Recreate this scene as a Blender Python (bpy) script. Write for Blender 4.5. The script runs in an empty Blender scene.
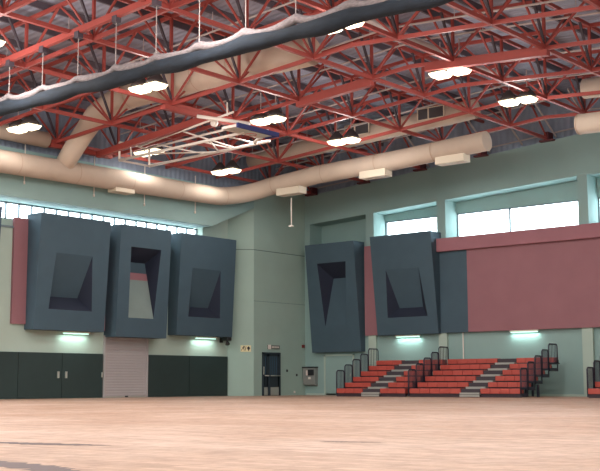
import bpy, math, random
from mathutils import Vector, Matrix
random.seed(7)
S = bpy.context.scene
COL = S.collection
PI = math.pi

# ------------------------------------------------------------------ camera
def set_camera():
    f, yaw, pitch, roll = 1125.9, 2.26592868, 0.13075, -0.00308093
    cd = bpy.data.cameras.new('camera'); cam = bpy.data.objects.new('camera', cd); COL.objects.link(cam)
    cd.sensor_width = 36.0; cd.sensor_fit = 'HORIZONTAL'; cd.lens = f / 600 * 36.0
    cd.clip_start = 0.05; cd.clip_end = 500
    fw = Vector((math.cos(yaw) * math.cos(pitch), math.sin(yaw) * math.cos(pitch), math.sin(pitch)))
    r = fw.cross(Vector((0, 0, 1))).normalized(); u = r.cross(fw)
    c, s = math.cos(roll), math.sin(roll)
    r2 = c * r + s * u; u2 = -s * r + c * u
    m = Matrix((r2, u2, -fw)).transposed().to_4x4()
    m.translation = Vector((38.884, -45.9405, 0.6))
    cam.matrix_world = m
    S.camera = cam
set_camera()

# ------------------------------------------------------------------ world, exposure
W = bpy.data.worlds.new('World'); S.world = W; W.use_nodes = True
bg = W.node_tree.nodes['Background']; bg.inputs[0].default_value = (0.90, 0.965, 1.0, 1); bg.inputs[1].default_value = 9.0
S.view_settings.view_transform = 'Standard'; S.view_settings.look = 'None'
S.view_settings.exposure = 0.12; S.view_settings.gamma = 1.0; S.view_settings.use_curve_mapping = False
S.cycles.max_bounces = 8; S.cycles.diffuse_bounces = 5; S.cycles.transparent_max_bounces = 8
S.cycles.sample_clamp_indirect = 6.0
LAMP_W = 110.0      # watts per roof floodlight pair over the far half
LAMP_W_NEAR = 230.0 # per unseen pair added over the near half, stronger to light the walls
TUBE_W = 12.0

# ------------------------------------------------------------------ materials
def srgb(r, g, b):
    def f(c):
        c /= 255.0
        return c / 12.92 if c <= 0.04045 else ((c + 0.055) / 1.055) ** 2.4
    return (f(r), f(g), f(b), 1)

def mat(name, rgb, rough=0.7, metal=0.0, var=0.0, scale=3.0, emit=None, est=0.0, bump=0.0, bscale=40.0, stretch=(1, 1, 1)):
    m = bpy.data.materials.new(name); m.use_nodes = True
    nt = m.node_tree; b = nt.nodes['Principled BSDF']
    b.inputs['Base Color'].default_value = srgb(*rgb); b.inputs['Roughness'].default_value = rough
    b.inputs['Metallic'].default_value = metal
    if emit:
        b.inputs['Emission Color'].default_value = srgb(*emit); b.inputs['Emission Strength'].default_value = est
    tc = nt.nodes.new('ShaderNodeTexCoord')
    mp = nt.nodes.new('ShaderNodeMapping'); mp.inputs['Scale'].default_value = stretch
    nt.links.new(tc.outputs['Object'], mp.inputs[0])
    if var:
        n = nt.nodes.new('ShaderNodeTexNoise'); n.inputs['Scale'].default_value = scale; n.inputs['Detail'].default_value = 5
        nt.links.new(mp.outputs[0], n.inputs['Vector'])
        r = nt.nodes.new('ShaderNodeValToRGB')
        c = srgb(*rgb)
        r.color_ramp.elements[0].position = 0.3; r.color_ramp.elements[1].position = 0.7
        r.color_ramp.elements[0].color = tuple(x * (1 - var) for x in c[:3]) + (1,)
        r.color_ramp.elements[1].color = tuple(min(1, x * (1 + var)) for x in c[:3]) + (1,)
        nt.links.new(n.outputs['Fac'], r.inputs[0]); nt.links.new(r.outputs[0], b.inputs['Base Color'])
    if bump:
        n2 = nt.nodes.new('ShaderNodeTexNoise'); n2.inputs['Scale'].default_value = bscale
        nt.links.new(mp.outputs[0], n2.inputs['Vector'])
        bp = nt.nodes.new('ShaderNodeBump'); bp.inputs['Strength'].default_value = bump; bp.inputs['Distance'].default_value = 0.02
        nt.links.new(n2.outputs['Fac'], bp.inputs['Height']); nt.links.new(bp.outputs[0], b.inputs['Normal'])
    return m

def ribbed(name, rgb, axis, pitch, depth=0.03, rough=0.6, var=0.08):
    """painted profiled sheet: ribs as bump across the given axis"""
    m = mat(name, rgb, rough, var=var, scale=0.6)
    nt = m.node_tree; b = nt.nodes['Principled BSDF']
    tc = nt.nodes.new('ShaderNodeTexCoord'); w = nt.nodes.new('ShaderNodeTexWave')
    w.wave_type = 'BANDS'; w.bands_direction = axis; w.wave_profile = 'SIN'
    w.inputs['Scale'].default_value = 2 * PI / 20 / pitch
    nt.links.new(tc.outputs['Object'], w.inputs['Vector'])
    bp = nt.nodes.new('ShaderNodeBump'); bp.inputs['Strength'].default_value = 1.0; bp.inputs['Distance'].default_value = depth
    nt.links.new(w.outputs['Fac'], bp.inputs['Height']); nt.links.new(bp.outputs[0], b.inputs['Normal'])
    return m

M = {}
M['teal'] = mat('teal_plaster', (144, 172, 170), 0.85, var=0.05, scale=0.5, bump=0.1)
M['teal_light'] = mat('pale_green_plaster', (178, 196, 186), 0.85, var=0.05, scale=0.6, bump=0.1)
M['green_block'] = mat('sage_plaster', (160, 184, 176), 0.85, var=0.04, scale=0.8, bump=0.1)
M['joint'] = mat('joint_dark', (95, 112, 108), 0.9)
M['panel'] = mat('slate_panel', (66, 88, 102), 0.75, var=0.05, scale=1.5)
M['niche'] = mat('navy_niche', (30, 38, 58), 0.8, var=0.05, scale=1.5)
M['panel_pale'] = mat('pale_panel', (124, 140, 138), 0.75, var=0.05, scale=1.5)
M['pink'] = mat('pink_panel', (150, 104, 112), 0.75, var=0.04, scale=1.2)
M['ledge'] = mat('pink_ledge', (158, 106, 116), 0.7, var=0.04, scale=1.2)
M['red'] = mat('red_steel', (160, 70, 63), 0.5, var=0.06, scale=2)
M['red_dark'] = mat('dark_steel', (70, 60, 70), 0.6, var=0.06, scale=2)  # dark grey steel for the tie bars and curtain track brackets
M['shoe'] = mat('maroon_steel', (96, 44, 50), 0.6)
M['purlin'] = mat('grey_purlin', (96, 88, 98), 0.6)
M['deck'] = ribbed('roof_deck', (158, 162, 182), 'Y', 0.32, 0.04)
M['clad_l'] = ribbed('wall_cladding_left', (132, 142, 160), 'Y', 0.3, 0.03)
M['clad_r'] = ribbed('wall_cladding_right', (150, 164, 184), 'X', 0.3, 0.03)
M['pipe'] = mat('pale_pipe', (196, 186, 184), 0.5)
M['duct'] = mat('beige_duct', (200, 182, 166), 0.7, var=0.05, scale=1.5)
M['seam'] = mat('duct_seam', (186, 160, 140), 0.5)
M['diff'] = mat('cream_box', (226, 214, 194), 0.6)
M['grille'] = mat('dark_grille', (82, 80, 84), 0.6)
M['white'] = mat('white_steel', (238, 228, 220), 0.5)
M['glassboard'] = mat('milky_backboard', (205, 205, 195), 0.3)
M['blue'] = mat('blue_padding', (48, 58, 120), 0.7)
M['net'] = mat('cream_net', (128, 118, 120), 0.95, var=0.25, scale=10, stretch=(1, 3, 3))
M['fabric'] = mat('navy_curtain', (20, 30, 42), 0.9, var=0.35, scale=2.5, stretch=(1, 3, 3), bump=0.4, bscale=6)
M['rope'] = mat('grey_rope', (170, 160, 158), 0.8)
M['green_door'] = mat('dark_green_door', (38, 56, 56), 0.6, var=0.07, scale=1.5)
M['shutter'] = mat('beige_shutter', (176, 170, 172), 0.6, var=0.04, scale=1)
M['metal'] = mat('pale_metal', (190, 192, 186), 0.35, 0.5)
M['door'] = mat('blue_black_door', (42, 54, 64), 0.5)
M['doorglass'] = mat('door_glass', (70, 92, 110), 0.2)
M['black'] = mat('black_plastic', (30, 30, 34), 0.5)
M['cream'] = mat('cream_sign', (232, 222, 180), 0.5)
M['greysign'] = mat('grey_sign', (120, 124, 120), 0.5)
M['unit'] = mat('grey_enamel', (138, 140, 138), 0.5)
M['unitdark'] = mat('dark_screen', (38, 40, 46), 0.3)
M['redbox'] = mat('alarm_red', (120, 40, 40), 0.5)
M['bench'] = mat('red_bench', (186, 80, 70), 0.45, var=0.05, scale=2)
M['benchdark'] = mat('bench_underside', (58, 42, 52), 0.6)
M['rail'] = mat('navy_rail', (46, 50, 68), 0.5)
M['riser'] = mat('bleacher_riser', (66, 58, 66), 0.7)
M['alu'] = mat('step_nosing', (172, 172, 168), 0.4, 0.2)
M['frame'] = mat('window_frame', (110, 124, 130), 0.5)
M['lamp_body'] = mat('lamp_housing', (60, 52, 52), 0.6)
M['lamp_glow'] = mat('lamp_lens', (255, 240, 205), 0.4, emit=(255, 238, 205), est=2.2)
M['tube'] = mat('lit_tube', (190, 235, 220), 0.4, emit=(190, 240, 222), est=1.4)
M['stain'] = mat('floor_stain', (88, 68, 68), 0.6)

def glass_mat():
    m = bpy.data.materials.new('window_glass'); m.use_nodes = True; nt = m.node_tree
    nt.nodes.remove(nt.nodes['Principled BSDF']); out = nt.nodes['Material Output']
    t = nt.nodes.new('ShaderNodeBsdfTransparent'); t.inputs[0].default_value = (0.93, 0.97, 0.98, 1)
    g = nt.nodes.new('ShaderNodeBsdfGlossy'); g.inputs['Roughness'].default_value = 0.05
    mx = nt.nodes.new('ShaderNodeMixShader'); mx.inputs[0].default_value = 0.07
    nt.links.new(t.outputs[0], mx.inputs[1]); nt.links.new(g.outputs[0], mx.inputs[2]); nt.links.new(mx.outputs[0], out.inputs[0])
    return m
M['glass'] = glass_mat()

def floor_mat():
    m = bpy.data.materials.new('timber_floor'); m.use_nodes = True; nt = m.node_tree; b = nt.nodes['Principled BSDF']
    L = nt.links.new
    tc = nt.nodes.new('ShaderNodeTexCoord')
    def noise(scale, st, rot=0.0, detail=6, rough=0.6):
        mp = nt.nodes.new('ShaderNodeMapping'); mp.inputs['Scale'].default_value = st; mp.inputs['Rotation'].default_value = (0, 0, rot)
        L(tc.outputs['Object'], mp.inputs[0])
        n = nt.nodes.new('ShaderNodeTexNoise'); n.inputs['Scale'].default_value = scale; n.inputs['Detail'].default_value = detail
        n.inputs['Roughness'].default_value = rough
        L(mp.outputs[0], n.inputs['Vector']); return n
    def ramp(src, stops):
        r = nt.nodes.new('ShaderNodeValToRGB'); el = r.color_ramp.elements
        while len(el) < len(stops): el.new(0.5)
        for e, (p, c) in zip(el, stops): e.position = p; e.color = c
        L(src, r.inputs[0]); return r
    def mixc(kind, fac, a, bb):
        x = nt.nodes.new('ShaderNodeMix'); x.data_type = 'RGBA'; x.blend_type = kind
        x.inputs['Factor'].default_value = fac
        L(a, x.inputs[6]); L(bb, x.inputs[7]); return x.outputs[2]
    # boards run along X: colour varies board to board, dust and scuffs over them
    n1 = noise(0.22, (1, 1, 1)); base = ramp(n1.outputs['Fac'], [(0.3, srgb(168, 134, 112)), (0.52, srgb(184, 155, 138)), (0.72, srgb(196, 170, 156))])
    br = nt.nodes.new('ShaderNodeTexBrick'); br.inputs['Scale'].default_value = 1.0
    br.inputs['Brick Width'].default_value = 2.4; br.inputs['Row Height'].default_value = 0.14; br.inputs['Mortar Size'].default_value = 0.004
    br.inputs['Color1'].default_value = (0.82, 0.80, 0.78, 1); br.inputs['Color2'].default_value = (1.08, 1.06, 1.05, 1); br.inputs['Mortar'].default_value = (0.6, 0.55, 0.5, 1)
    L(tc.outputs['Object'], br.inputs['Vector'])
    c = mixc('MULTIPLY', 0.75, base.outputs[0], br.outputs[0])
    n2 = noise(0.9, (1, 1, 1), 0.0, 8, 0.75); sc = ramp(n2.outputs['Fac'], [(0.3, (0.66, 0.6, 0.57, 1)), (0.4, (0.97, 0.95, 0.94, 1)), (0.55, (1, 1, 1, 1)), (0.68, (1.18, 1.18, 1.2, 1))])
    c = mixc('MULTIPLY', 0.8, c, sc.outputs[0])
    n3 = noise(5.0, (1, 1, 1), 0.0, 4, 0.7); sp = ramp(n3.outputs['Fac'], [(0.3, (0.62, 0.58, 0.56, 1)), (0.5, (1, 1, 1, 1)), (0.7, (1.3, 1.3, 1.32, 1))])
    c = mixc('MULTIPLY', 0.6, c, sp.outputs[0])
    L(c, b.inputs['Base Color']); b.inputs['Roughness'].default_value = 0.55
    b.inputs['Specular IOR Level'].default_value = 0.25
    return m
M['floor'] = floor_mat()

# ------------------------------------------------------------------ mesh builder
class MB:
    def __init__(s): s.v = []; s.f = []; s.sm = []
    def poly(s, pts, faces, smooth=False):
        o = len(s.v); s.v += [tuple(p) for p in pts]
        for f in faces: s.f.append([o + i for i in f]); s.sm.append(smooth)
        return s
    def box(s, x0, x1, y0, y1, z0, z1):
        x0, x1 = sorted((x0, x1)); y0, y1 = sorted((y0, y1)); z0, z1 = sorted((z0, z1))
        p = [(x, y, z) for z in (z0, z1) for x, y in ((x0, y0), (x1, y0), (x1, y1), (x0, y1))]
        return s.poly(p, [(3, 2, 1, 0), (4, 5, 6, 7), (0, 1, 5, 4), (1, 2, 6, 5), (2, 3, 7, 6), (3, 0, 4, 7)])
    def hexa(s, a, b):
        """solid between two quads a and b, same winding"""
        return s.poly(list(a) + list(b), [(3, 2, 1, 0), (4, 5, 6, 7), (0, 1, 5, 4), (1, 2, 6, 5), (2, 3, 7, 6), (3, 0, 4, 7)])
    def bar(s, a, b, w, h=None):
        a = Vector(a); b = Vector(b); d = (b - a).normalized(); h = h or w
        up = Vector((0, 0, 1)) if abs(d.z) < 0.95 else Vector((1, 0, 0))
        r = d.cross(up).normalized() * (w / 2); u = r.normalized().cross(d).normalized() * (h / 2)
        q = lambda c: [c - r - u, c + r - u, c + r + u, c - r + u]
        return s.hexa(q(a), q(b))
    def tube(s, pts, rad, n=12, closed=False, caps=True):
        pts = [Vector(p) for p in pts]; rings = []
        rads = rad if isinstance(rad, (list, tuple)) else [rad] * len(pts)
        prev = None; k = len(pts)
        for i, p in enumerate(pts):
            a = pts[(i - 1) % k] if (i or closed) else pts[0]; b = pts[(i + 1) % k] if (i < k - 1 or closed) else pts[-1]
            d = (b - a).normalized()
            if prev is None:
                up = Vector((0, 0, 1)) if abs(d.z) < 0.9 else Vector((1, 0, 0)); r = d.cross(up).normalized()
            else: r = (prev - d * prev.dot(d)).normalized()
            prev = r; u = r.cross(d)
            rings.append([p + (r * math.cos(t) + u * math.sin(t)) * rads[i] for t in [2 * PI * j / n for j in range(n)]])
        o = len(s.v); s.v += [tuple(p) for rg in rings for p in rg]
        for i in range(k if closed else k - 1):
            i2 = (i + 1) % k
            for j in range(n):
                j2 = (j + 1) % n
                s.f.append([o + i * n + j, o + i * n + j2, o + i2 * n + j2, o + i2 * n + j]); s.sm.append(n > 6)
        if caps and not closed:
            s.f.append([o + j for j in range(n)][::-1]); s.sm.append(False)
            s.f.append([o + (k - 1) * n + j for j in range(n)]); s.sm.append(False)
        return s
    def prism(s, poly2, z0, z1):
        """vertical prism over an outline; z1 may be a function of x"""
        n = len(poly2); f0 = z0 if callable(z0) else (lambda x: z0); f1 = z1 if callable(z1) else (lambda x: z1)
        p = [(x, y, f0(x)) for x, y in poly2] + [(x, y, f1(x)) for x, y in poly2]
        return s.poly(p, [list(range(n))[::-1], [n + i for i in range(n)]] + [(i, (i + 1) % n, n + (i + 1) % n, n + i) for i in range(n)])
    def build(s, name, material, parent=None, bevel=0.0):
        loc = Vector(parent['_base']) if parent is not None and '_base' in parent else Vector((0, 0, 0))
        me = bpy.data.meshes.new(name)
        me.from_pydata([tuple(Vector(v) - loc) for v in s.v], [], s.f); me.update()
        me.polygons.foreach_set('use_smooth', s.sm)
        import bmesh
        bm = bmesh.new(); bm.from_mesh(me); bmesh.ops.recalc_face_normals(bm, faces=bm.faces); bm.to_mesh(me); bm.free()
        me.materials.append(M[material] if isinstance(material, str) else material)
        o = bpy.data.objects.new(name, me); COL.objects.link(o)
        if parent is not None:
            o.parent = parent; o['_base'] = list(loc)
        if bevel:
            b = o.modifiers.new('bevel', 'BEVEL'); b.width = bevel; b.segments = 2; b.limit_method = 'ANGLE'
        return o

def tag(o, label=None, cat=None, group=None, kind=None):
    if label: o['label'] = label
    if cat: o['category'] = cat
    if group: o['group'] = group
    if kind: o['kind'] = kind
    return o
def thing(name, loc, label, cat, group=None):
    o = bpy.data.objects.new(name, None); COL.objects.link(o); o.location = loc; o['_base'] = list(loc)
    o.empty_display_size = 0.2
    return tag(o, label, cat, group)
def solid(name, mb, material, label, cat, group=None, bevel=0.0, kind=None):
    """a thing that is one mesh, with its origin at the base of its bounding box"""
    xs = [v[0] for v in mb.v]; ys = [v[1] for v in mb.v]; zs = [v[2] for v in mb.v]
    c = Vector(((min(xs) + max(xs)) / 2, (min(ys) + max(ys)) / 2, min(zs)))
    o = mb.build(name, material, None, bevel)
    o.data.transform(Matrix.Translation(-c)); o.location = c
    o['_base'] = list(c)
    return tag(o, label, cat, group, kind)
def struct(name, mb, material, label, cat, parent=None, bevel=0.0):
    if parent is not None: return mb.build(name, material, parent, bevel)
    return solid(name, mb, material, label, cat, None, bevel, 'structure')
def copy_tree(o, loc, label=None):
    def cp(x, par):
        c = x.copy(); COL.objects.link(c)
        if par is not None: c.parent = par
        for ch in [k for k in list(x.children)]: cp(ch, c)
        return c
    r = cp(o, None); r.location = loc; r['_base'] = list(loc)
    if label: r['label'] = label
    return r

ZR, XR, SL = 11.75, 17.0, 0.07
def zc(x): return ZR - SL * abs(x - XR)          # underside grid of the roof trusses
DEPTH = 1.6
HX, HY = 44.0, -52.0

# ------------------------------------------------------------------ the setting
struct('floor', MB().box(-0.5, HX + 0.4, HY - 0.4, 1.3, -0.15, 0), 'floor', 'pinkish beige timber sports hall floor', 'floor')
c = MB()
for (a, b) in ((-0.6, XR), (XR, HX + 0.4)):
    za, zb = zc(a) + DEPTH + 0.42, zc(b) + DEPTH + 0.42
    c.hexa([(a, HY - 0.4, za), (b, HY - 0.4, zb), (b, 1.4, zb), (a, 1.4, za)],
           [(a, HY - 0.4, za + 0.15), (b, HY - 0.4, zb + 0.15), (b, 1.4, zb + 0.15), (a, 1.4, za + 0.15)])
struct('ceiling', c, 'deck', 'grey profiled metal roof deck above the red trusses', 'ceiling')

# left wall: lower wall, strip of windows, projecting upper wall
struct('wall_left', MB().box(-0.55, 0, HY, -5.0, 0, 7.1).box(-0.55, 0, -6.8, -5.0, 7.1, 9.6), 'teal_light', 'pale green lower wall behind the slate panels on the left', 'wall')
struct('wall_left_upper', MB().box(-0.55, 0.9, HY, -7.05, 8.2, 10.2).hexa([(-.55, -7.05, 8.2), (.9, -7.05, 8.2), (.9, -4.04, 9.44), (-.55, -4.04, 9.44)], [(-.55, -7.05, 10.2), (.9, -7.05, 10.2), (.9, -4.04, 10.2), (-.55, -4.04, 10.2)]), 'teal', 'teal upper wall jutting out above the strip of small windows', 'wall')
struct('wall_left_cladding', MB().box(-0.3, 0.6, HY, 1.2, 10.2, 12.75), 'clad_l', 'dark grey ribbed cladding above the left wall', 'wall')
# corner block with a chamfered edge
cb = thing('wall_corner', (0.9, -2, 0), 'sage green corner block with chamfered edge holding the dark door', 'wall'); cb['kind'] = 'structure'
MB().prism([(-0.55, -5.0), (0, -5.0), (0.9, -4.04), (0.9, 1.2), (-0.55, 1.2)], 0, 9.45).prism([(-0.55, -4.04), (0.9, -4.04), (0.9, 1.2), (-0.55, 1.2)], 9.45, 10.62).build('block_body', 'green_block', cb)
j = MB()
for z in (7.3,):
    j.hexa([(0.0, -5.0, z), (0.91, -4.045, z), (0.88, -4.03, z), (-0.03, -4.98, z)], [(0.0, -5.0, z + .035), (0.91, -4.045, z + .035), (0.88, -4.03, z + .035), (-0.03, -4.98, z + .035)])
    j.box(0.88, 0.906, -4.04, -0.02, z, z + 0.035)
j.box(0.88, 0.906, -4.04, -0.02, 4.72, 4.735)
j.build('joint', 'joint', cb)

# strip windows on the left: one long band, its panes and bars
w = thing('window_1', (-0.4, -18, 7.45), 'long strip of small bright panes high on the left wall', 'window'); w['kind'] = 'structure'
MB().box(-0.45, -0.43, -40, -6.8, 7.45, 8.2).build('window_pane', 'glass', w)
fr = MB().box(-0.48, -0.38, -40, -6.8, 8.14, 8.2).box(-0.48, -0.38, -40, -6.8, 7.42, 7.5)
y = -6.83
while y > -40:
    fr.box(-0.48, -0.38, y - 0.03, y + 0.03, 7.45, 8.2); y -= 0.66
fr.build('window_frame', 'frame', w)
struct('wall_left_sill', MB().box(-0.55, -0.2, -52, -6.8, 7.1, 7.43).box(-0.55, 0, -52, -40, 7.43, 8.2), 'teal_light', 'pale sill wall under the strip of small windows', 'wall')
struct('trim_1', MB().box(0, 0.06, -30, -6.9, 7.05, 7.13), 'frame', 'thin grey ledge under the left strip windows', 'trim')

# right wall
def hd(x): return 9.78 - 0.05 * abs(x - 17.0)       # underside of the sloping header
def wt(x): return zc(x) - 0.1
struct('wall_right', MB().box(0.9, HX, 0, 1.2, 0, 7.42), 'teal', 'teal lower wall behind the bleachers', 'wall')
h = MB()
for a, b in ((0.9, 17.0), (17.0, HX)):
    h.hexa([(a, 0, hd(a)), (b, 0, hd(b)), (b, 1.25, hd(b)), (a, 1.25, hd(a))], [(a, 0, wt(a)), (b, 0, wt(b)), (b, 1.25, wt(b)), (a, 1.25, wt(a))])
struct('wall_right_header', h, 'teal', 'teal upper wall sloping above the large windows on the right', 'wall')
clr = MB()
for a, b in ((0.4, 17.0), (17.0, HX)):
    clr.hexa([(a, 0.45, wt(a)), (b, 0.45, wt(b)), (b, 0.9, wt(b)), (a, 0.9, wt(a))], [(a, 0.45, zc(a) + 2.0), (b, 0.45, zc(b) + 2.0), (b, 0.9, zc(b) + 2.0), (a, 0.9, zc(a) + 2.0)])
struct('wall_right_cladding', clr, 'clad_r', 'grey ribbed cladding above the right wall', 'wall')
cols = [(0.9, 1.25), (4.95, 5.45), (9.24, 9.74), (16.68, 17.16), (24.1, 24.6), (31.5, 32.0), (39, 39.5)]
bw = MB().box(0.9, HX, 1.0, 1.25, 7.42, 7.56).box(0.9, 5.45, 1.0, 1.25, 7.56, 9.9)
for a, b in ((5.45, 17.0), (17.0, HX)):
    bw.hexa([(a, 1.0, 8.86), (b, 1.0, 8.86), (b, 1.25, 8.86), (a, 1.25, 8.86)], [(a, 1.0, hd(a) + .05), (b, 1.0, hd(b) + .05), (b, 1.25, hd(b) + .05), (a, 1.25, hd(a) + .05)])
struct('wall_right_recess', bw, 'teal', 'recessed teal wall around the large windows on the right', 'wall')
for i, (a, b) in enumerate(cols):
    m_ = MB(); m_.hexa([(a, 0, 7.42), (b, 0, 7.42), (b, 1.25, 7.42), (a, 1.25, 7.42)], [(a, 0, hd(a)), (b, 0, hd(b)), (b, 1.25, hd(b)), (a, 1.25, hd(a))])
    struct('trim_%d' % (i + 2), m_, 'teal', ['short teal pier beside the corner block', 'teal pier left of the narrower right wall window', 'teal pier left of the wide bright window', 'teal pier right of the wide bright window', 'teal pier beyond the third window', 'teal pier far right outside view', 'last teal pier far right outside view'][i], 'pier')
n = 2
lw = ['bright window above the slate panel beside the pink ledge', 'wide bright window above the pink ledge', 'bright window cut by the right edge', 'far window on the right wall', 'last window on the right wall']
for i in range(1, 6):
    a, b = cols[i][1], cols[i + 1][0]
    w = thing('window_%d' % n, ((a + b) / 2, 1.1, 7.56), lw[i - 1], 'window'); w['kind'] = 'structure'; n += 1
    MB().box(a, b, 1.08, 1.1, 7.56, 8.86).build('window_pane', 'glass', w)
    f_ = MB().box(a, b, 1.04, 1.14, 7.56, 7.62).box(a, b, 1.04, 1.14, 8.8, 8.86).box(a, a + .06, 1.04, 1.14, 7.56, 8.86).box(b - .06, b, 1.04, 1.14, 7.56, 8.86)
    if b - a > 5: f_.box(a + 2.88, a + 2.95, 1.04, 1.14, 7.56, 8.86)
    f_.build('window_frame', 'frame', w)
for i, (a, b, lb) in enumerate([(5.15, 5.6, 'pale pilaster between the first bleacher block and the pink strip'), (9.32, 9.78, 'pale pilaster between the two left bleacher blocks'), (16.72, 17.22, 'pale pilaster left of the rightmost bleacher block'), (24.1, 24.6, 'pale pilaster right outside the view')]):
    struct('trim_%d' % (i + 9), MB().box(a, b, -0.14, 0, 0, 2.98), 'teal_light', lb, 'pilaster')  # paler plaster than the wall: light falling on the pilasters put into colour
struct('baseboard_right', MB().box(1.0, 5.1, -0.03, 0, 0, 0.09).box(17.25, HX, -0.03, 0, 0, 0.09).box(9.8, 16.7, -0.03, 0, 0, 0.09), 'teal_light', 'thin pale skirting along the right wall', 'skirting')
struct('wall_back', MB().box(-0.5, HX + .4, HY - 0.4, HY, 0, 12.9), 'teal_light', 'wall behind the camera', 'wall')
struct('wall_far_right', MB().box(HX, HX + .4, HY, 1.3, 0, 11.9), 'teal_light', 'end wall to the right of the camera', 'wall')

# ------------------------------------------------------------------ doors in the left wall, shutter
seams = [-13.03, -15.29, -17.55, -19.81, -22.07, -24.33, -26.6]
dl = ['dark green storage door beside the roller shutter', 'dark green storage door left of the paired handles', 'dark green storage door at the left edge of the view', 'dark green storage door out of view', 'second dark green storage door out of view', 'third dark green storage door out of view']
dn = 1
for i in range(6):
    a, b = seams[i + 1], seams[i]
    d = struct('door_%d' % dn, MB().box(0.0, 0.07, a + 0.012, b - 0.012, 0.02, 1.93), 'green_door', dl[i], 'door'); dn += 1
    hy = (a + 0.21) if i % 2 == 0 else (b - 0.21)
    MB().box(0.07, 0.12, hy - 0.05, hy + 0.05, 0.86, 1.14).build('door_handle', 'metal', d, 0.01)
    if i == 0: MB().box(0.07, 0.12, b - .1, b - .03, 0.9, 1.12).build('door_handle', 'metal', d, 0.01)
for i, (a, b) in enumerate([(-10.36, -7.7), (-7.7, -5.03)]):
    struct('door_%d' % dn, MB().box(0.0, 0.07, a + 0.012, b - 0.012, 0.02, 1.94), 'green_door', ['dark green storage door right of the roller shutter', 'dark green storage door beside the corner block'][i], 'door'); dn += 1
sh = thing('door_%d' % dn, (0.05, -11.7, 0), 'beige slatted roller shutter under the middle slate panel', 'roller shutter'); dn += 1; sh['kind'] = 'structure'
sl = MB(); z = 0.06
while z < 2.75:
    p = [(0.055, z), (0.062, z + 0.012), (0.07, z + 0.05), (0.07, z + 0.075), (0.062, z + 0.11), (0.055, z + 0.12)]
    y0, y1 = -12.93, -10.45
    sl.poly([(x, y0, zz) for x, zz in p] + [(x, y1, zz) for x, zz in p], [(i, i + 1, 7 + i, 6 + i) for i in range(5)] + [(0, 1, 2, 3, 4, 5), (11, 10, 9, 8, 7, 6)])
    z += 0.12
sl.build('shutter_slats', 'shutter', sh)
MB().box(0, 0.12, -12.99, -12.92, 0, 2.75).box(0, 0.12, -10.46, -10.39, 0, 2.75).build('guide_rail', 'shutter', sh)
MB().box(0.01, 0.1, -12.92, -10.46, 0, 0.07).build('bottom_bar', 'metal', sh)
MB().box(0.1, 0.14, -11.75, -11.6, 0.02, 0.08).build('lock', 'black', sh)

# ------------------------------------------------------------------ slate wall boxes with funnel niches
def wall_box(side, s0, s1, zb, zt, pb, pt, op, back, label, back_mat='panel', group='slate boxes fixed along the walls'):
    P = (lambda s, z, p: (p, s, z)) if side == 'L' else (lambda s, z, p: (s, -p, z))
    fp = lambda z: pb + (pt - pb) * (z - zb) / (zt - zb)
    base = P((s0 + s1) / 2, zb, 0)
    t = thing('wall_box', base, label, 'wall panel', group)
    o = [(s0, zt), (s1, zt), (s1, zb), (s0, zb)]
    F = [P(s, z, fp(z)) for s, z in o]; B = [P(s, z, 0.0) for s, z in o]; O = [P(s, z, fp(z)) for s, z in op]
    m = MB(); m.poly(F + B + O, [(0, 1, 9, 8), (1, 2, 10, 9), (2, 3, 11, 10), (3, 0, 8, 11), (0, 1, 5, 4), (1, 2, 6, 5), (2, 3, 7, 6), (3, 0, 4, 7), (4, 5, 6, 7)])
    m.build('box_case', 'panel', t)
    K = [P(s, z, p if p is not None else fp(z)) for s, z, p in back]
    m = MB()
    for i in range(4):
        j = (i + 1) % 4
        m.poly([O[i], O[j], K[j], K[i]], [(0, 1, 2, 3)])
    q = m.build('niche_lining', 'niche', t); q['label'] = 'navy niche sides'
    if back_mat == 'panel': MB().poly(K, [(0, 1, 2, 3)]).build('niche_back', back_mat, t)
    else:
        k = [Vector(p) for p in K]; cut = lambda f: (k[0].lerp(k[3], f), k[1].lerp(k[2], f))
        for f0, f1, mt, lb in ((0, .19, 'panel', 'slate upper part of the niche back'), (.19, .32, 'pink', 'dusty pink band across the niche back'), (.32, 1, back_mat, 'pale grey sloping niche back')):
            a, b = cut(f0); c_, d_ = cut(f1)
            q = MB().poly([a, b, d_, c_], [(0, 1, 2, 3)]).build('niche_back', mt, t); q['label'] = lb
    return t
def hopper(op, bl, br, zb_, pd):   # deepest at the bottom
    return [(op[0][0], op[0][1] - .0, None), (op[1][0], op[1][1], None), (br, zb_, pd), (bl, zb_, pd)]
def hood(op, tl, tr, zt_, pd):     # deepest at the top
    return [(tl, zt_, pd), (tr, zt_, pd), (op[2][0], op[2][1], None), (op[3][0], op[3][1], None)]
op = [(-16.36, 6.1), (-14.42, 6.1), (-14.26, 3.72), (-16.57, 3.72)]
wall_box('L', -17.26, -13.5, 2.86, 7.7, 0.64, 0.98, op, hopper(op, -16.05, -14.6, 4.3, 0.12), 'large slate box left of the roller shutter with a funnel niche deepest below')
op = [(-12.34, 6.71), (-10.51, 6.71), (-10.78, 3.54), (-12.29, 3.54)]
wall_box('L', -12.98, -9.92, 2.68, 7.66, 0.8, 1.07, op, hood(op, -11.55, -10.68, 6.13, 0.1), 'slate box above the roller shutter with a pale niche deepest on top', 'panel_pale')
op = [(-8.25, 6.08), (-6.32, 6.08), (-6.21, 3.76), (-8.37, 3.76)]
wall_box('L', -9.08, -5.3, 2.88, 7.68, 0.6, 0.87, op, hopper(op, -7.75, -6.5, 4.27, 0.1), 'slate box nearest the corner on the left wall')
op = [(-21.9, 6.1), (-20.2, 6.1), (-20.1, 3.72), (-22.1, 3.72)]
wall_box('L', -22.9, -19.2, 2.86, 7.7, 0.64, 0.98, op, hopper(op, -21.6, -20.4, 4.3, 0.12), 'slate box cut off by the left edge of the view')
op = [(2.4, 6.75), (4.26, 6.75), (4.01, 3.5), (2.67, 3.5)]
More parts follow.
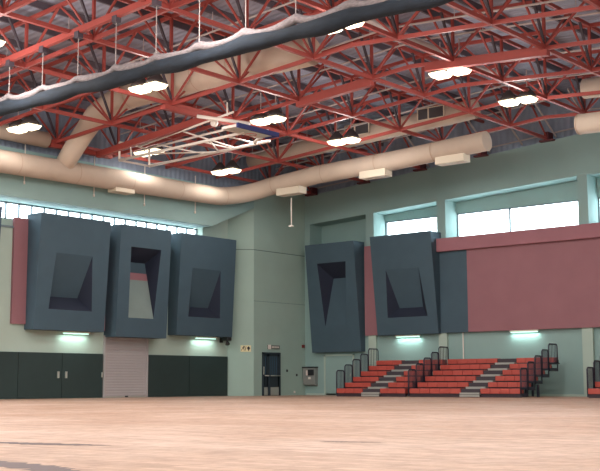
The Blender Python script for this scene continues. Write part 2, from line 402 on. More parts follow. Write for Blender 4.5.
wall_box('R', 1.67, 4.84, 2.19, 7.75, 0.36, 0.93, op, hood(op, 2.86, 3.72, 6.0, 0.03), 'slate box beside the corner block on the right wall, hanging lowest')
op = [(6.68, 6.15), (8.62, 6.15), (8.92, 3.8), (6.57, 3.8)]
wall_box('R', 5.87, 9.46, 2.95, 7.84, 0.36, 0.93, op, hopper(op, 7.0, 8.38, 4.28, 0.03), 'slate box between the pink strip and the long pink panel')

solid('wall_panel', MB().box(0, 0.12, -17.97, -17.28, 3.08, 7.5), 'pink', 'narrow dusty pink panel left of the largest slate box', 'wall panel', 'pink strips between the slate boxes')
solid('wall_panel', MB().box(0, 0.1, -13.49, -12.99, 2.95, 7.3), 'pink', 'narrow pink strip hidden between the slate boxes by the shutter', 'wall panel', 'pink strips between the slate boxes')
solid('wall_panel', MB().box(4.98, 5.82, -0.2, 0, 2.98, 7.5), 'pink', 'narrow dusty pink panel between the two slate boxes on the right wall', 'wall panel', 'pink strips between the slate boxes')
# long pink fascia with ledge
fa = thing('wall_fascia', (20, 0, 2.98), 'long dusty pink panel with a projecting top ledge over the bleachers', 'wall panel')
MB().box(11.02, 30, -0.22, 0, 2.98, 6.86).build('pink_panel', 'pink', fa)
q = MB().box(9.48, 11.02, -0.2, 0, 2.97, 6.86).build('slate_panel', 'panel', fa); q['label'] = 'slate grey end panel'
MB().box(8.98, 30, -0.42, 0, 6.86, 7.5).build('ledge', 'ledge', fa, 0.02)

# ------------------------------------------------------------------ lit tubes below the wall boxes
def tube_light(loc, along, label):
    t = thing('tube_light', loc, label, 'light', 'fluorescent lights under the wall panels')
    x, y, z = loc; d = Vector(along) * 0.72
    n_ = Vector((abs(along[1]), -abs(along[0]), 0)) * 0.06
    MB().bar(Vector(loc) - d, Vector(loc) + d, 0.12, 0.06).build('fitting', 'white', t)
    MB().tube([Vector(loc) - d * .95 + Vector((0, 0, -.06)), Vector(loc) + d * .95 + Vector((0, 0, -.06))], 0.025, 8).build('tube', 'tube', t)
    ld = bpy.data.lights.new('tube_glow', 'AREA'); ld.shape = 'RECTANGLE'; ld.size = 1.4; ld.size_y = 0.08; ld.energy = TUBE_W; ld.color = (0.8, 1.0, 0.92)
    lo = bpy.data.objects.new('tube_glow', ld); COL.objects.link(lo); lo.parent = t; lo.location = (0, 0, -0.1)
    lo.rotation_euler = (0, 0, 0 if along[0] else PI / 2)
tube_light((0.22, -14.7, 2.82), (0, 1, 0), 'greenish white tube light under the largest slate box')
tube_light((0.22, -6.75, 2.84), (0, 1, 0), 'greenish white tube light under the slate box nearest the corner')
tube_light((7.55, -0.16, 2.91), (1, 0, 0), 'greenish white tube light under the right wall slate box')
tube_light((13.9, -0.14, 2.94), (1, 0, 0), 'greenish white tube light under the long pink panel')

# ------------------------------------------------------------------ corner block fittings
d = thing('door_%d' % dn, (0.9, -2.75, 0), 'dark glazed double door in the corner block', 'door'); d['kind'] = 'structure'
y0, y1 = -3.42, -2.08; X = 0.9
MB().box(X, X + .09, y0, y0 + .07, 0, 2.17).box(X, X + .09, y1 - .07, y1, 0, 2.17).box(X, X + .09, y0, y1, 2.08, 2.17).build('door_frame', 'door', d)
for a, b in ((y0 + .07, -2.99), (-2.97, y1 - .07)):
    lf = MB().box(X, X + .05, a, a + .1, 0.02, 2.08).box(X, X + .05, b - .1, b, 0.02, 2.08).box(X, X + .05, a, b, 0.02, .95).box(X, X + .05, a, b, 1.98, 2.08).build('door_leaf', 'door', d)
    MB().box(X + .005, X + .02, a + .1, b - .1, .95, 1.98).build('glazing', 'doorglass', lf)
    g = MB(); k = a + .2
    while k < b - .1: g.box(X + .03, X + .05, k, k + .03, .95, 1.98); k += .16
    g.build('glazing_bar', 'door', lf)
    MB().box(X + .05, X + .062, a + .03, b - .05, 0.03, 0.42).build('kick_plate', 'metal', lf)
MB().tube([(X + .13, y0 + .1, 1.0), (X + .13, y1 - .1, 1.0)], .03, 8).build('push_bar', 'metal', d)
MB().box(X + .05, X + .16, -3.02, -2.94, 0.0, 1.05).build('center_post', 'door', d)
MB().box(X + .09, X + .12, y0 + .01, y0 + .06, 1.05, 1.45).build('pull_handle', 'metal', d)

s = thing('door_sign', (0.9, -2.55, 2.34), 'small pale and grey sign panel above the dark double door', 'sign')
MB().box(X, X + .04, -3.02, -2.08, 2.34, 2.54).build('sign_board', 'greysign', s)
q = MB().box(X + .04, X + .05, -3.0, -2.78, 2.33, 2.56).build('sign_end', 'white', s); q['label'] = 'white end of the sign'
g = MB(); k = -2.7
for wd in (.05, .07, .04, .08, .05, .06):
    g.box(X + .041, X + .047, k, k + wd, 2.41, 2.48); k += wd + .035
g.build('lettering', 'white', s)

def on_chamfer(u, z, out=0.0):      # u metres along the chamfer from its left edge
    e = Vector((0.9, 0.96, 0)).normalized(); nrm = Vector((0.96, -0.9, 0)).normalized()
    return Vector((0, -5.0, z)) + e * u + nrm * out
s = thing('pictogram_sign', tuple(on_chamfer(0.92, 2.19)), 'cream sign with black figures and an arrow on the chamfered edge', 'sign')
def cbox(m, u0, u1, z0, z1, o0, o1):
    m.hexa([on_chamfer(u0, z0, o0), on_chamfer(u1, z0, o0), on_chamfer(u1, z0, o1), on_chamfer(u0, z0, o1)],
           [on_chamfer(u0, z1, o0), on_chamfer(u1, z1, o0), on_chamfer(u1, z1, o1), on_chamfer(u0, z1, o1)])
def cbar(m, a, b, wd):
    m.bar(on_chamfer(a[0], a[1], .034), on_chamfer(b[0], b[1], .034), .014, wd)
m = MB(); cbox(m, .66, 1.18, 2.18, 2.50, 0, .025); m.build('sign_board', 'cream', s)
m = MB()
# a running figure, bent limbs, and a short flight of steps
cbox(m, .80, .86, 2.42, 2.47, .026, .036)
cbar(m, (.82, 2.42), (.78, 2.33), .045); cbar(m, (.78, 2.34), (.72, 2.30), .022); cbar(m, (.72, 2.30), (.69, 2.23), .022)
cbar(m, (.78, 2.34), (.85, 2.29), .022); cbar(m, (.85, 2.29), (.83, 2.22), .022); cbar(m, (.82, 2.40), (.90, 2.36), .018); cbar(m, (.81, 2.40), (.73, 2.38), .018)
cbar(m, (.93, 2.45), (.90, 2.24), .018)
m.build('figure', 'black', s)
m = MB(); cbar(m, (1.06, 2.22), (1.06, 2.40), .05); cbar(m, (.99, 2.34), (1.06, 2.44), .04); cbar(m, (1.13, 2.34), (1.06, 2.44), .04); cbox(m, 1.01, 1.11, 2.29, 2.38, .026, .036)
m.build('arrow', 'black', s)

sp = thing('wall_speaker', (0.1, -5.35, 2.6), 'small black loudspeaker on a bracket left of the corner block', 'speaker')
MB().box(0.25, 0.6, -5.62, -5.32, 2.7, 3.1).build('speaker_box', 'black', sp, .02)
MB().tube([(0.0, -5.45, 2.75), (0.3, -5.45, 2.72)], .03, 8).box(0, .04, -5.55, -5.35, 2.62, 2.88).build('bracket', 'black', sp)
MB().tube([(0.42, -5.47, 2.7), (0.5, -5.5, 2.52)], [.05, .12], 12).build('horn', 'black', sp)

u = thing('wall_unit', (1.36, 0.0, 0.45), 'grey wall mounted unit with a dark display, right of the double door', 'wall unit')
MB().poly([(.97, 0, .45), (.97, -.26, .55), (.97, -.3, 1.40), (.97, 0, 1.44), (1.76, 0, .45), (1.76, -.26, .55), (1.76, -.3, 1.40), (1.76, 0, 1.44)],
          [(0, 1, 2, 3), (7, 6, 5, 4), (0, 4, 5, 1), (1, 5, 6, 2), (2, 6, 7, 3), (3, 7, 4, 0)]).build('housing', 'unit', u, .015)
MB().box(1.34, 1.72, -.325, -.29, 1.02, 1.32).build('display', 'unitdark', u)
MB().box(1.36, 1.5, -.32, -.28, .82, .94).build('label_plate', 'white', u)
MB().box(1.24, 1.31, -.36, -.29, 1.02, 1.28).build('handset', 'white', u)
MB().box(.95, 1.78, -.34, 0, 1.41, 1.47).build('hood', 'unitdark', u)
solid('light_switch', MB().box(.9, .93, -1.53, -1.43, 1.2, 1.32), 'unitdark', 'small dark switch on the wall right of the double door', 'switch')
solid('light_switch', MB().box(.9, .93, -.76, -.66, .98, 1.1), 'unitdark', 'small dark switch left of the grey wall unit', 'switch')
solid('fire_alarm', MB().box(.9, .98, -.28, -.12, 2.46, 2.62), 'redbox', 'small dark red alarm box high beside the slate box', 'alarm')
solid('wall_socket', MB().box(.9, .94, -.95, -.85, .12, .22), 'white', 'small white socket near the floor near the grey wall unit', 'socket')

# flush service door on the right wall
d = thing('door_%d' % (dn + 1), (3.17, 0, 0), 'teal flush door with a pale frame under the lowest slate box', 'door'); d['kind'] = 'structure'
MB().box(2.2, 2.29, -.06, 0, 0, 2.08).box(4.06, 4.15, -.06, 0, 0, 2.08).box(2.2, 4.15, -.06, 0, 2.0, 2.08).build('door_frame', 'teal_light', d)
lf = MB().box(2.29, 4.06, -.03, 0, 0.01, 2.0).build('door_leaf', 'teal', d)
MB().box(3.9, 3.96, -.07, -.03, .95, 1.1).build('door_handle', 'metal', lf)
solid('wall_pipe', MB().tube([(10.62, -.05, 0), (10.62, -.05, 2.97)], .03, 8), 'white', 'thin white pipe on the wall behind the middle bleacher block', 'pipe')

# ------------------------------------------------------------------ roof trusses
XS = [1.45 + 3.47 * i for i in range(10)]
YS = [-0.1 - 3.37 * j for j in range(11)]
XE, YE = 33.6, -34.6
ordn = ['first', 'second', 'third', 'fourth', 'fifth', 'sixth', 'seventh', 'eighth', 'ninth', 'tenth', 'eleventh', 'twelfth']
def chord(mb, y, dz, w_, h_, x0=0.95, x1=XE):
    mb.bar((x0, y, zc(x0) + dz), (XR, y, zc(XR) + dz), w_, h_); mb.bar((XR, y, zc(XR) + dz), (x1, y, zc(x1) + dz), w_, h_)
for k, y in enumerate(YS[1:]):
    t = thing('roof_truss', (0.95, y, zc(.95)), 'red lattice roof truss reaching out from the left wall, %s from the window wall' % ordn[k], 'roof truss', 'red roof trusses across the hall')
    m = MB(); chord(m, y, 0, .10, .13); m.build('bottom_chord', 'red', t)
    m = MB(); chord(m, y, DEPTH, .11, .12); m.build('top_chord', 'red', t)
    for i, x in enumerate(XS):
        MB().bar((x, y, zc(x) + .05), (x, y, zc(x) + DEPTH), .09, .09).build('post', 'red', t)
        for sx in (-1, 1):
            x2 = x + sx * 1.735
            if x2 < 0.9: continue
            MB().bar((x + sx * .05, y, zc(x) + .07), (x2, y, zc(x2) + DEPTH), .065, .065).build('brace', 'red', t)
for k, x in enumerate(XS):
    t = thing('roof_truss', (x, 0, zc(x)), 'red lattice roof truss landing on the window wall, %s out from the left wall' % ordn[k], 'roof truss', 'red roof trusses landing on the window wall')
    z = zc(x)
    MB().bar((x, 0.2, z), (x, YE, z), .12, .13).build('bottom_chord', 'red', t)
    MB().bar((x, 0.2, z + DEPTH), (x, YE, z + DEPTH), .11, .12).build('top_chord', 'red', t)
    MB().box(x - .35, x + .35, -.22, .3, z - .14, z - .06).box(x - .1, x + .1, -.2, .3, z - .1, z + .3).build('bearing_shoe', 'shoe', t)
    for j, y in enumerate(YS):
        if j:
            q = MB().bar((x, y + .04, z + .05), (x, y - .75, z + DEPTH), .075, .075).build('tie_bar', 'red_dark', t); q['label'] = 'dark tie bar'
        for sy in (-1, 1):
            y2 = y + sy * 1.685
            if y2 > 0.1 or (j == 0 and sy > 0): continue
            MB().bar((x, y + sy * .05, z + .07), (x, y2, z + DEPTH), .06, .06).build('brace', 'red', t)
# purlins, sprinkler pipes
for i in range(20):
    x = 0.6 + 1.735 * i
    z = zc(x) + DEPTH + .23
    solid('roof_purlin', MB().box(x - .04, x + .04, YE, .4, z - .12, z + .12), 'purlin', 'grey roof purlin under the metal deck, %s from the left wall' % (ordn[i] if i < 12 else ['thirteenth', 'fourteenth', 'fifteenth', 'sixteenth', 'seventeenth', 'eighteenth', 'nineteenth', 'twentieth'][i - 12]), 'purlin', 'purlins under the roof deck')
for i in range(10):
    y = -2.45 - 3.37 * i + {4: .95, 3: -.6}.get(i, 0)
    m = MB(); m.tube([(1.0, y, zc(1) + 1.05), (XR, y, zc(XR) + 1.05), (XE, y, zc(XE) + 1.05)], .035, 6)
    x = 2.4
    while x < XE: m.tube([(x, y, zc(x) + 1.05), (x, y, zc(x) + 1.75)], .015, 5); x += 3.47
    solid('sprinkler_pipe', m, 'pipe', 'thin pale pipe threaded through the roof trusses, %s from the window wall' % ordn[i], 'pipe', 'pale pipes in the roof')
# slim pale stays in the end bays by the window wall
for i, x in enumerate([x_ for x_ in XS[2:9]]):
    for o in (0.0, 1.735):
        xx = x + o
        solid('roof_stay', MB().bar((xx + .25, .3, zc(xx) + .1), (xx + .25, -1.9, zc(xx) + 1.5), .06, .06), 'pipe', 'slim pale stay rising from the window wall to the roof, %s from the left' % ordn[min(11, i * 2 + (1 if o else 0))] if i * 2 + (1 if o else 0) < 12 else 'slim pale stay rising from the window wall near the far %s' % ('end' if o else 'bay'), 'stay', 'pale stays along the window wall')
for dz, lb in ((.32, 'lower pale rail along the ribbed cladding above the window wall'), (1.05, 'upper pale rail along the ribbed cladding above the window wall')):
    solid('cladding_rail', MB().tube([(1.2, .36, zc(1.2) + dz), (XR, .36, zc(XR) + dz), (XE, .36, zc(XE) + dz)], .035, 6), 'pipe', lb, 'rail', 'pale rails on the cladding')
# backstop beam and heavier stub beams
solid('hoist_beam', MB().bar((1.6, -14.85, 10.42), (8.5, -15.2, 10.9), .2, .26), 'red', 'heavy red beam carrying the folded basketball frame', 'beam')
solid('hoist_beam', MB().bar((8.39, -11.0, zc(8.39) - .18), (8.39, -17.4, zc(8.39) - .18), .22, .18), 'red', 'heavy red beam above the folded backboard', 'beam')
solid('hoist_beam', MB().bar((1.45, -14.0, zc(1.45) - .18), (1.45, -17.3, zc(1.45) - .18), .22, .18), 'red', 'heavy red beam near the left wall duct branch', 'beam')
solid('hoist_beam', MB().bar((17.7, -13.58, zc(17.7) - .16), (22.4, -13.58, zc(22.4) - .16), .24, .2), 'red', 'heavy red beam right of the middle rear floodlight', 'beam')
solid('hoist_beam', MB().bar((11.8, -13.58, zc(11.8) - .18), (15.33, -13.58, zc(15.33) - .18), .24, .2), 'red', 'heavy red beam above the central floodlight', 'beam')

# ------------------------------------------------------------------ ducts
def arc(p0, p1, p2, n=10):
    p0, p1, p2 = map(Vector, (p0, p1, p2))
    return [(1 - t) ** 2 * p0 + 2 * t * (1 - t) * p1 + t * t * p2 for t in [i / n for i in range(n + 1)]]
def rings(mb, pts, rad, step):
    pts = [Vector(p) for p in pts]; acc = 0
    for a, b in zip(pts, pts[1:]):
        L_ = (b - a).length; d_ = (b - a).normalized()
        while acc < L_:
            c_ = a + d_ * acc; MB().tube([c_ - d_ * .02, c_ + d_ * .02], rad, 24, caps=False).build('duct_ring', 'seam', mb); acc += step
        acc -= L_
main = [(1.5, -40, 9.4), (1.5, -30, 9.4), (1.5, -20, 9.42), (1.5, -13, 9.5), (1.5, -9.6, 9.54)] + arc((1.5, -7.3, 9.58), (1.5, -5.5, 9.8), (3.0, -5.3, 10.12), 12) + [(6, -5.2, 10.38), (10.6, -5.0, 10.55), (15.0, -4.9, 10.78)]
t = thing('air_duct', (1.5, -9, 8.9), 'large beige round duct along the left wall turning the corner', 'duct')
MB().tube(main, [.46] * 4 + [.43] * (len(main) - 4), 28).build('duct_pipe', 'duct', t)
rings(t, main, .468, 3.0)
for (x, y, z, ln, ax) in ((4.5, -5.35, 9.7, 1.45, 0), (9.3, -5.1, 9.98, 1.45, 0), (13.3, -4.95, 10.15, 1.45, 0), (1.5, -13.4, 9.08, 1.1, 1)):
    dx, dy = (ln / 2, .28) if ax == 0 else (.28, ln / 2)
    MB().box(x - dx, x + dx, y - dy, y + dy, z - .14, z + .2).build('air_diffuser', 'diff', t, .02)
MB().tube([(4.5, -5.35, 9.4), (4.5, -5.35, 8.05)], .03, 8).box(4.4, 4.6, -5.45, -5.3, 8.02, 8.08).build('drop_rod', 'white', t)
br = [(1.5, -16.65, 9.6), (2.1, -16.6, 10.3), (2.55, -16.4, 11.0), (3.1, -16.25, 11.7), (3.8, -16.1, 12.05), (5.2, -16.1, 12.25), (9.0, -16.1, 12.33), (11.6, -16.1, 12.33), (13.9, -16.1, 12.25), (14.6, -16.1, 12.2)]
t = thing('air_duct', (8, -18.6, 11.2), 'beige duct branching up from the left wall duct into the trusses', 'duct')
MB().tube(br, [.40, .42, .43, .46, .5, .55, .58, .58, .55, .5], 24).build('duct_pipe', 'duct', t)
rings(t, br[5:8], .6, 1.9)
D3 = [(1.7, -5.1, 11.62), (4.84, -5.1, 11.75), (8.7, -5.1, 11.93), (12.3, -5.1, 12.09), (14.6, -5.1, 12.2)]
t = thing('air_duct', (8, -5.1, 11.2), 'beige duct inside the trusses with a dark grille, parallel to the window wall', 'duct')
MB().tube(D3, .42, 24).build('duct_pipe', 'duct', t)
for gx in (12.0, 8.0):
    gz = 12.0 if gx > 10 else 11.86
    gl = MB().box(gx, gx + 1.3, -5.6, -5.5, gz, gz + .46).build('grille', 'grille', t)
    MB().box(gx - .05, gx + 1.35, -5.63, -5.59, gz + .46, gz + .5).box(gx - .05, gx + 1.35, -5.63, -5.59, gz - .04, gz).box(gx - .05, gx, -5.63, -5.59, gz - .04, gz + .5).box(gx + 1.3, gx + 1.35, -5.63, -5.59, gz - .04, gz + .5).box(gx + .5, gx + .56, -5.63, -5.59, gz, gz + .46).build('grille_frame', 'diff', gl)
t = thing('air_duct', (.9, -24, 10.5), 'beige duct high behind the left row of floodlights', 'duct')
MB().tube([(1.35, -36, 10.78), (1.35, -17.4, 10.68)], .33, 20).build('duct_pipe', 'duct', t)
t = thing('air_duct', (24, -5, 10.3), 'beige duct starting at the right edge of the view, lower of the pair', 'duct')
MB().tube([(19.2, -4.9, 10.85), (26, -4.9, 10.6), (33, -4.9, 10.2)], .41, 28).build('duct_pipe', 'duct', t)
rings(t, [(19.25, -4.9, 10.85), (26, -4.9, 10.6), (33, -4.9, 10.2)], .425, 3.4)
t = thing('air_duct', (24, -5.1, 11.8), 'beige duct inside the trusses at the right edge, upper of the pair', 'duct')
MB().tube([(19.6, -5.1, 12.2), (26, -5.1, 11.9), (33, -5.1, 11.4)], .4, 28).build('duct_pipe', 'duct', t)

fl = [(17.5 + .22 * math.sin(i * .8), -17.4 + i * .5, 12.55 - .16 * abs(math.sin(i * .46))) for i in range(22)]
t = thing('flexible_duct', (17.8, -12, 12.5), 'pale flexible duct snaking through the trusses near the ridge', 'duct')
MB().tube(fl, .13, 12).build('duct_hose', 'pipe', t)
# drop rods hanging below the left duct
for i, (y, z0) in enumerate([(-18.17, 8.76), (-14.5, 8.7), (-11.55, 8.65), (-8.3, 8.67)]):
    solid('hanging_rod', MB().tube([(.97, y, z0), (.97, y, 10.5)], .022, 8).tube([(.97, y, z0), (.97, y, z0 + .12)], .04, 8), 'white',
          ['thin white hanging rod, leftmost of those before the left duct', 'thin white hanging rod, second from the left before the left duct', 'thin white hanging rod right of the first duct box', 'thin white hanging rod nearest the corner before the left duct'][i], 'rod', 'white rods hanging before the left wall')

# ------------------------------------------------------------------ floodlights
def frustum(m, c, w0, d0, w1, d1, z0, z1):
    a = [(c[0] - w0 / 2, c[1] - d0 / 2, z0), (c[0] + w0 / 2, c[1] - d0 / 2, z0), (c[0] + w0 / 2, c[1] + d0 / 2, z0), (c[0] - w0 / 2, c[1] + d0 / 2, z0)]
    b = [(c[0] - w1 / 2, c[1] - d1 / 2, z1), (c[0] + w1 / 2, c[1] - d1 / 2, z1), (c[0] + w1 / 2, c[1] + d1 / 2, z1), (c[0] - w1 / 2, c[1] + d1 / 2, z1)]
    m.hexa(a, b)
def light_of(parent, off, e):
    ld = bpy.data.lights.new('lamp_light', 'AREA'); ld.energy = e; ld.shape = 'RECTANGLE'; ld.size = 1.5; ld.size_y = .8; ld.color = (1.0, 0.95, 0.9)
    lo = bpy.data.objects.new('lamp_light', ld); COL.objects.link(lo); lo.parent = parent; lo.location = off
    # the prismatic lens also throws light sideways and up
    ls = bpy.data.lights.new('lamp_spill', 'POINT'); ls.energy = e * 1.35; ls.shadow_soft_size = 0.4; ls.color = (1.0, 0.95, 0.9)
    lo = bpy.data.objects.new('lamp_spill', ls); COL.objects.link(lo); lo.parent = parent; lo.location = (0, 0, -.6)
def make_lamp(loc, label):
    t = thing('floodlight', loc, label, 'light', 'paired floodlights hanging in the trusses')
    x, y, z = loc
    for dx in (-.39, .39):
        m = MB(); frustum(m, (x + dx, y), .5, .5, .66, .66, z - .08, z + .07); l = m.build('lens', 'lamp_glow', t, .03)
        m = MB(); m.tube([(x + dx, y, z + .09), (x + dx, y, z + .2), (x + dx, y, z + .36), (x + dx, y, z + .5)], [.36, .33, .2, .09], 18); h_ = m.build('reflector', 'lamp_body', t)
        MB().tube([(x + dx, y, z + .4), (x + dx, y, z + 1.2)], .02, 6).build('hanger', 'pipe', t)
    light_of(t, (0, 0, -.2), LAMP_W)
    return t
L0 = [((3.4, -20.04, 10.4), 'lit floodlight pair at the left edge above the duct'), ((2.4, -12.6, 10.75), 'lit floodlight pair behind the white basketball frame'), ((3.1, -8.41, 10.4), 'lit floodlight pair nearest the corner'),
      ((10.13, -19.77, 10.9), 'lit floodlight pair just below the rolled curtain on the left'), ((10.04, -13.3, 10.9), 'lit floodlight pair above the folded backboard'), ((9.95, -8.28, 10.9), 'lit floodlight pair between backboard and the window wall duct'),
      ((18.78, -19.92, 11.28), 'largest floodlight pair, touching the rolled curtain at the top'), ((18.46, -13.26, 11.3), 'lit floodlight pair in the upper right, middle of its row'), ((18.3, -8.16, 11.31), 'lit floodlight pair furthest right')]
first = None
for loc, lb in L0:
    if first is None: first = make_lamp(loc, lb)
    else:
        n_ = copy_tree(first, loc, lb)
near = {}
for nm in ('lamp_light', 'lamp_spill'):
    near[nm] = bpy.data.lights[nm].copy(); near[nm].energy *= LAMP_W_NEAR / LAMP_W
    wall_row = bpy.data.lights[nm].copy(); wall_row.energy *= 0.28
    for o in list(COL.objects):
        if o.type == 'LIGHT' and o.data.name == nm and o.parent and o.parent.location.x < 4: o.data = wall_row
spots = [(x, y) for y in (-26.5, -33.2, -40.0, -46.5) for x in (3.4, 10.1, 18.6, 27.0, 36.0)] + [(x, y) for y in (-19.9, -13.3, -8.3) for x in (27.0, 36.0)]  # unseen floodlight pairs, added to light the hall from outside the view
for x, y in spots:
    row = {-26.5: 'first row behind the rolled curtain', -33.2: 'second row behind the rolled curtain', -40.0: 'third row behind the rolled curtain', -46.5: 'row nearest the wall behind the camera', -19.9: 'row just before the rolled curtain', -13.3: 'row level with the folded backboard', -8.3: 'row nearest the window wall'}[y]
    c_ = copy_tree(first, (x, y, zc(x) - .4), 'added unseen floodlight pair in the %s, %s from the left wall' % (row, ordn[(3.4, 10.1, 18.6, 27.0, 36.0).index(x)]))
    for ch in c_.children:
        if ch.type == 'LIGHT' and y < -22: ch.data = near['lamp_light' if ch.data.type == 'AREA' else 'lamp_spill']

# ------------------------------------------------------------------ rolled divider curtain
YC = -24.6
t = thing('divider_curtain', (18, YC, 9.2), 'rolled up navy and cream divider curtain slung below the trusses', 'curtain')
def sag(x): return abs(math.sin(PI * (x - 8.79) / 1.74))
pts_n, pts_f, rn, rf = [], [], [], []
x = 2.4
while x < 33:
    s_ = sag(x)
    pts_n.append((x, YC, 9.74 + .07 * (1 - s_) ** 2 * 2 + .012 * math.sin(x * 3.1))); rn.append(.11 + .02 * math.sin(x * 4.0))
    pts_f.append((x, YC + .02, 9.50 + .035 * (1 - s_) + .02 * math.sin(x * 1.7))); rf.append(.21 + .03 * math.sin(x * 2.3 + 1))
    x += .2
MB().tube(pts_n, rn, 14).build('net_roll', 'net', t)
MB().tube(pts_f, rf, 14).build('fabric_roll', 'fabric', t)
bxs = [8.79 + 1.74 * i for i in range(-3, 14)]
for i, bx in enumerate(bxs):
    MB().tube([(bx, YC, 9.95), (bx, YC, zc(bx) - .31)], .014, 5).build('lift_rope', 'rope', t)
tr = thing('curtain_track', (16, YC, zc(16)), 'red twin beam with dark brackets carrying the rolled curtain', 'beam')
m = MB(); chord(m, YC + .0, -.06, .14, .2, 1.85); m.build('beam', 'red', tr)
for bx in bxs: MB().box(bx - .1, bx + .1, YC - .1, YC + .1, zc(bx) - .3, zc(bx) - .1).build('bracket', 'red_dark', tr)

# ------------------------------------------------------------------ folded basketball frame
t = thing('basketball_frame', (7, -14.5, 10.0), 'white tubular basketball backstop folded up under the trusses', 'basketball backstop')
R_ = .045
def tb(name, *ps, r=R_, mt='white'):
    m = MB()
    for a, b in ps: m.tube([a, b], r, 8)
    return m.build(name, mt, t)
def tb2(name, *ps, r=R_):
    for p in ps: tb(name, p, r=r)
A, C_ = (3.0, -14.85, 10.0), (3.0, -13.15, 10.0); B_, D_ = (3.0, -14.85, 10.78), (3.0, -13.15, 10.78)
E_, F_ = (10.5, -15.25, 10.02), (10.3, -13.5, 10.02)
tb('main_tube', (A, E_), (C_, F_), r=.06)
tb('end_frame', (A, B_), (B_, D_), (D_, C_), (A, C_))
tb('upper_tube', ((3.6, -14.3, 10.6), (10.4, -15.7, 10.75)), ((3.6, -13.9, 10.55), (9.2, -14.3, 10.6)), ((3.6, -14.3, 10.6), (3.6, -13.9, 10.55)))
tb2('cross_brace', ((5.0, -14.95, 10.0), (7.4, -13.35, 10.0)), ((7.4, -13.35, 10.0), (8.6, -15.1, 10.0)), ((8.1, -15.1, 10.05), (8.1, -13.4, 10.05)), ((4.6, -14.2, 10.57), (6.6, -13.3, 10.02)), ((6.9, -14.9, 10.66), (8.4, -13.45, 10.02)), ((9.6, -15.2, 10.02), (9.6, -13.5, 10.02)), r=.032)
tb('hanger', ((3.8, -14.88, 10.0), (3.8, -14.95, 10.6)), ((8.2, -15.2, 10.7), (8.2, -15.2, 10.95)), ((9.9, -15.5, 10.72), (9.9, -15.5, 11.25)), r=.03)
tb('fold_arm', ((9.0, -16.2, 10.72), (10.9, -15.3, 10.3)), ((9.6, -13.6, 10.05), (10.9, -14.3, 10.2)), r=.07)
MB().tube([(9.2, -15.55, 10.55), (9.2, -15.4, 10.55)], .14, 14).build('pulley', 'white', t)
bb = MB().box(10.4, 11.1, -16.2, -14.0, 10.04, 10.08).build('backboard', 'glassboard', t)
MB().box(10.3, 10.4, -16.2, -14.0, 10.0, 10.1).box(10.4, 11.1, -16.24, -16.16, 10.0, 10.1).build('board_frame', 'white', bb)
MB().box(11.08, 11.18, -16.25, -13.95, 9.97, 10.14).box(10.5, 11.1, -14.02, -13.94, 9.98, 10.12).build('edge_padding', 'blue', bb)
q = [(10.75 + .225 * math.cos(a_), -15.1 + .225 * math.sin(a_), 9.93) for a_ in [2 * PI * i / 20 for i in range(20)]]
MB().tube(q, .012, 6, closed=True).build('hoop', 'bench', bb)

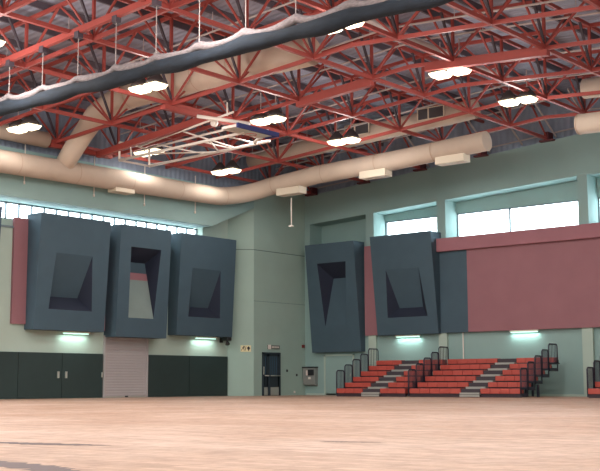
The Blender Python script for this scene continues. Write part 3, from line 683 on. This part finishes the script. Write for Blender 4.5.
# ------------------------------------------------------------------ bleachers
TR, RS, Y0B, Z1 = .63, .265, -4.3, .37
def bleacher(x0, x1, aisles, label, rails):
    t = thing('bleacher', ((x0 + x1) / 2, Y0B + 1.8, 0), label, 'bleacher', 'telescopic red bleachers')
    MB().box(x0, x1, Y0B + .03, Y0B + .12, 0, .12).build('base_skirt', 'benchdark', t)
    for k in range(6):
        yf = Y0B + TR * k; zt = Z1 + RS * k
        secs = []; a = x0
        for (p, q_) in aisles: secs.append((a, p)); a = q_
        secs.append((a, x1))
        # walking deck and the thin riser under it
        MB().box(x0, x1, yf + .05, yf + TR - (.15 if k == 5 else -.05), zt - .28, zt - .24).build('row_deck', 'riser', t)
        MB().box(x0, x1, yf + .32, yf + .35, zt - .25 , zt - .1).build('row_riser', 'benchdark', t)
        for (a, b) in secs:
            m = MB(); n_ = max(1, round((b - a) / .52)); w_ = (b - a) / n_
            for i in range(n_):
                m.box(a + i * w_ + .006, a + (i + 1) * w_ - .006, yf, yf + .34, zt - .215, zt)
            bo = m.build('bench', 'bench', t, .012)
            MB().box(a + .02, b - .02, yf + .03, yf + .30, zt - .245, zt - .215).build('bench_rail', 'benchdark', t)
        for (a, b) in aisles:
            MB().box(a + .01, b - .01, yf + .1, yf + TR, zt - .24, zt - .12).build('aisle_riser', 'riser', t)
            st = MB().box(a, b, yf - .2 if k else yf - .08, yf + .12, zt - .285 if k else .12, zt - .19 if k else .20).build('aisle_step', 'alu', t)
            MB().box(a, b, yf - .21 if k else yf - .09, yf - .19 if k else yf - .07, zt - .31 if k else .02, zt - .29 if k else .1).build('step_nosing', 'riser' if k else 'alu', st)
            MB().box(a + .02, b - .02, yf + .02, yf + .14, zt - .17, zt - .02).build('step_back', 'riser', st)
    for k in range(1, 6):                                   # legs, set well in from the ends
        yb = Y0B + TR * (k + 1) - .1; zt = Z1 + RS * k - .28
        for xx in (x0 + 1.4, x1 - 1.4):
            MB().box(xx - .04, xx + .04, yb - .04, yb + .04, 0, zt).build('leg', 'rail', t)
    for xr in rails:
        for k in range(5):
            yf = Y0B + TR * k + .02; yb = yf + TR - .05; zt = Z1 + RS * k
            if k == 4: yb = yf + TR * 1.25
            rl = MB(); r = .028; zb_ = zt - .25; zz = zt + .83
            rl.tube([(xr, yf, zb_), (xr, yf, zz - .08), (xr, yf + .08, zz), (xr, yb - .08, zz), (xr, yb, zz - .08), (xr, yb, zb_)], r, 8)
            rl.bar((xr, yf, zt - .02), (xr, yb, zt - .02), .035, .05)
            o = rl.build('guard_rail', 'rail', t)
            m = MB(); nb = 5
            for i in range(1, nb + 1):
                yy = yf + (yb - yf) * i / (nb + 1); m.tube([(xr, yy, zt), (xr, yy, zz)], .015, 6)
            m.build('rail_bars', 'rail', o)
            MB().box(xr - .03, xr + .03, yf, yb, zt - .34, zt - .2).build('end_bracket', 'rail', t)
    MB().box(x1 - .1, x1 - .02, Y0B + TR * 2 + .35, Y0B + TR * 2 + .45, 0, Z1 + RS * 1.0 - .1).build('leg', 'rail', t)
    return t
bleacher(6.33, 10.18, [(7.83, 8.82)], 'narrow red bleacher block nearest the corner', [6.33])
bleacher(10.42, 15.9, [(13.05, 14.02)], 'wide red bleacher block in the middle with an aisle of pale steps', [10.36, 15.93])
bleacher(18.9, 25.5, [(22.0, 23.0)], 'red bleacher block cut by the right edge of the view', [18.88, 25.52])

# ------------------------------------------------------------------ scuffs on the floor
def smear(pts, wd, label):
    m = MB(); P = [Vector((p[0], p[1], .002)) for p in pts]; n = len(P); d = (P[-1] - P[0]).normalized(); r = Vector((-d.y, d.x, 0))
    top, bot = [], []; K = 40
    for i in range(K + 1):
        t_ = i / K; f_ = t_ * (n - 1); a = min(int(f_), n - 2); c_ = P[a].lerp(P[a + 1], f_ - a)
        w_ = wd * math.sin(PI * min(max(t_, .03), .97)) ** .6 * (.6 + .5 * random.random())
        top.append(c_ + r * w_); bot.append(c_ - r * w_ * (.5 + .5 * random.random()))
    m.poly(top + bot, [(i, i + 1, K + 2 + i, K + 1 + i) for i in range(K)])
    solid('floor_scuff', m, 'stain', label, 'stain')
smear([(28.3, -39.2), (28.85, -38.85), (29.67, -38.7), (30.25, -38.5)], .2, 'long dark scuff on the floor at the lower left')
smear([(31.41, -36.66), (31.7, -36.58), (32.05, -36.46)], .09, 'thin dark scuff on the floor near the bottom middle')
smear([(30.6, -40.7), (31.4, -40.7), (32.2, -40.8), (33.0, -41.1)], .22, 'broad dark scuff in the bottom left corner of the floor')
for o in COL.objects:
    if '_base' in o: del o['_base']
print('objects', len(COL.objects))
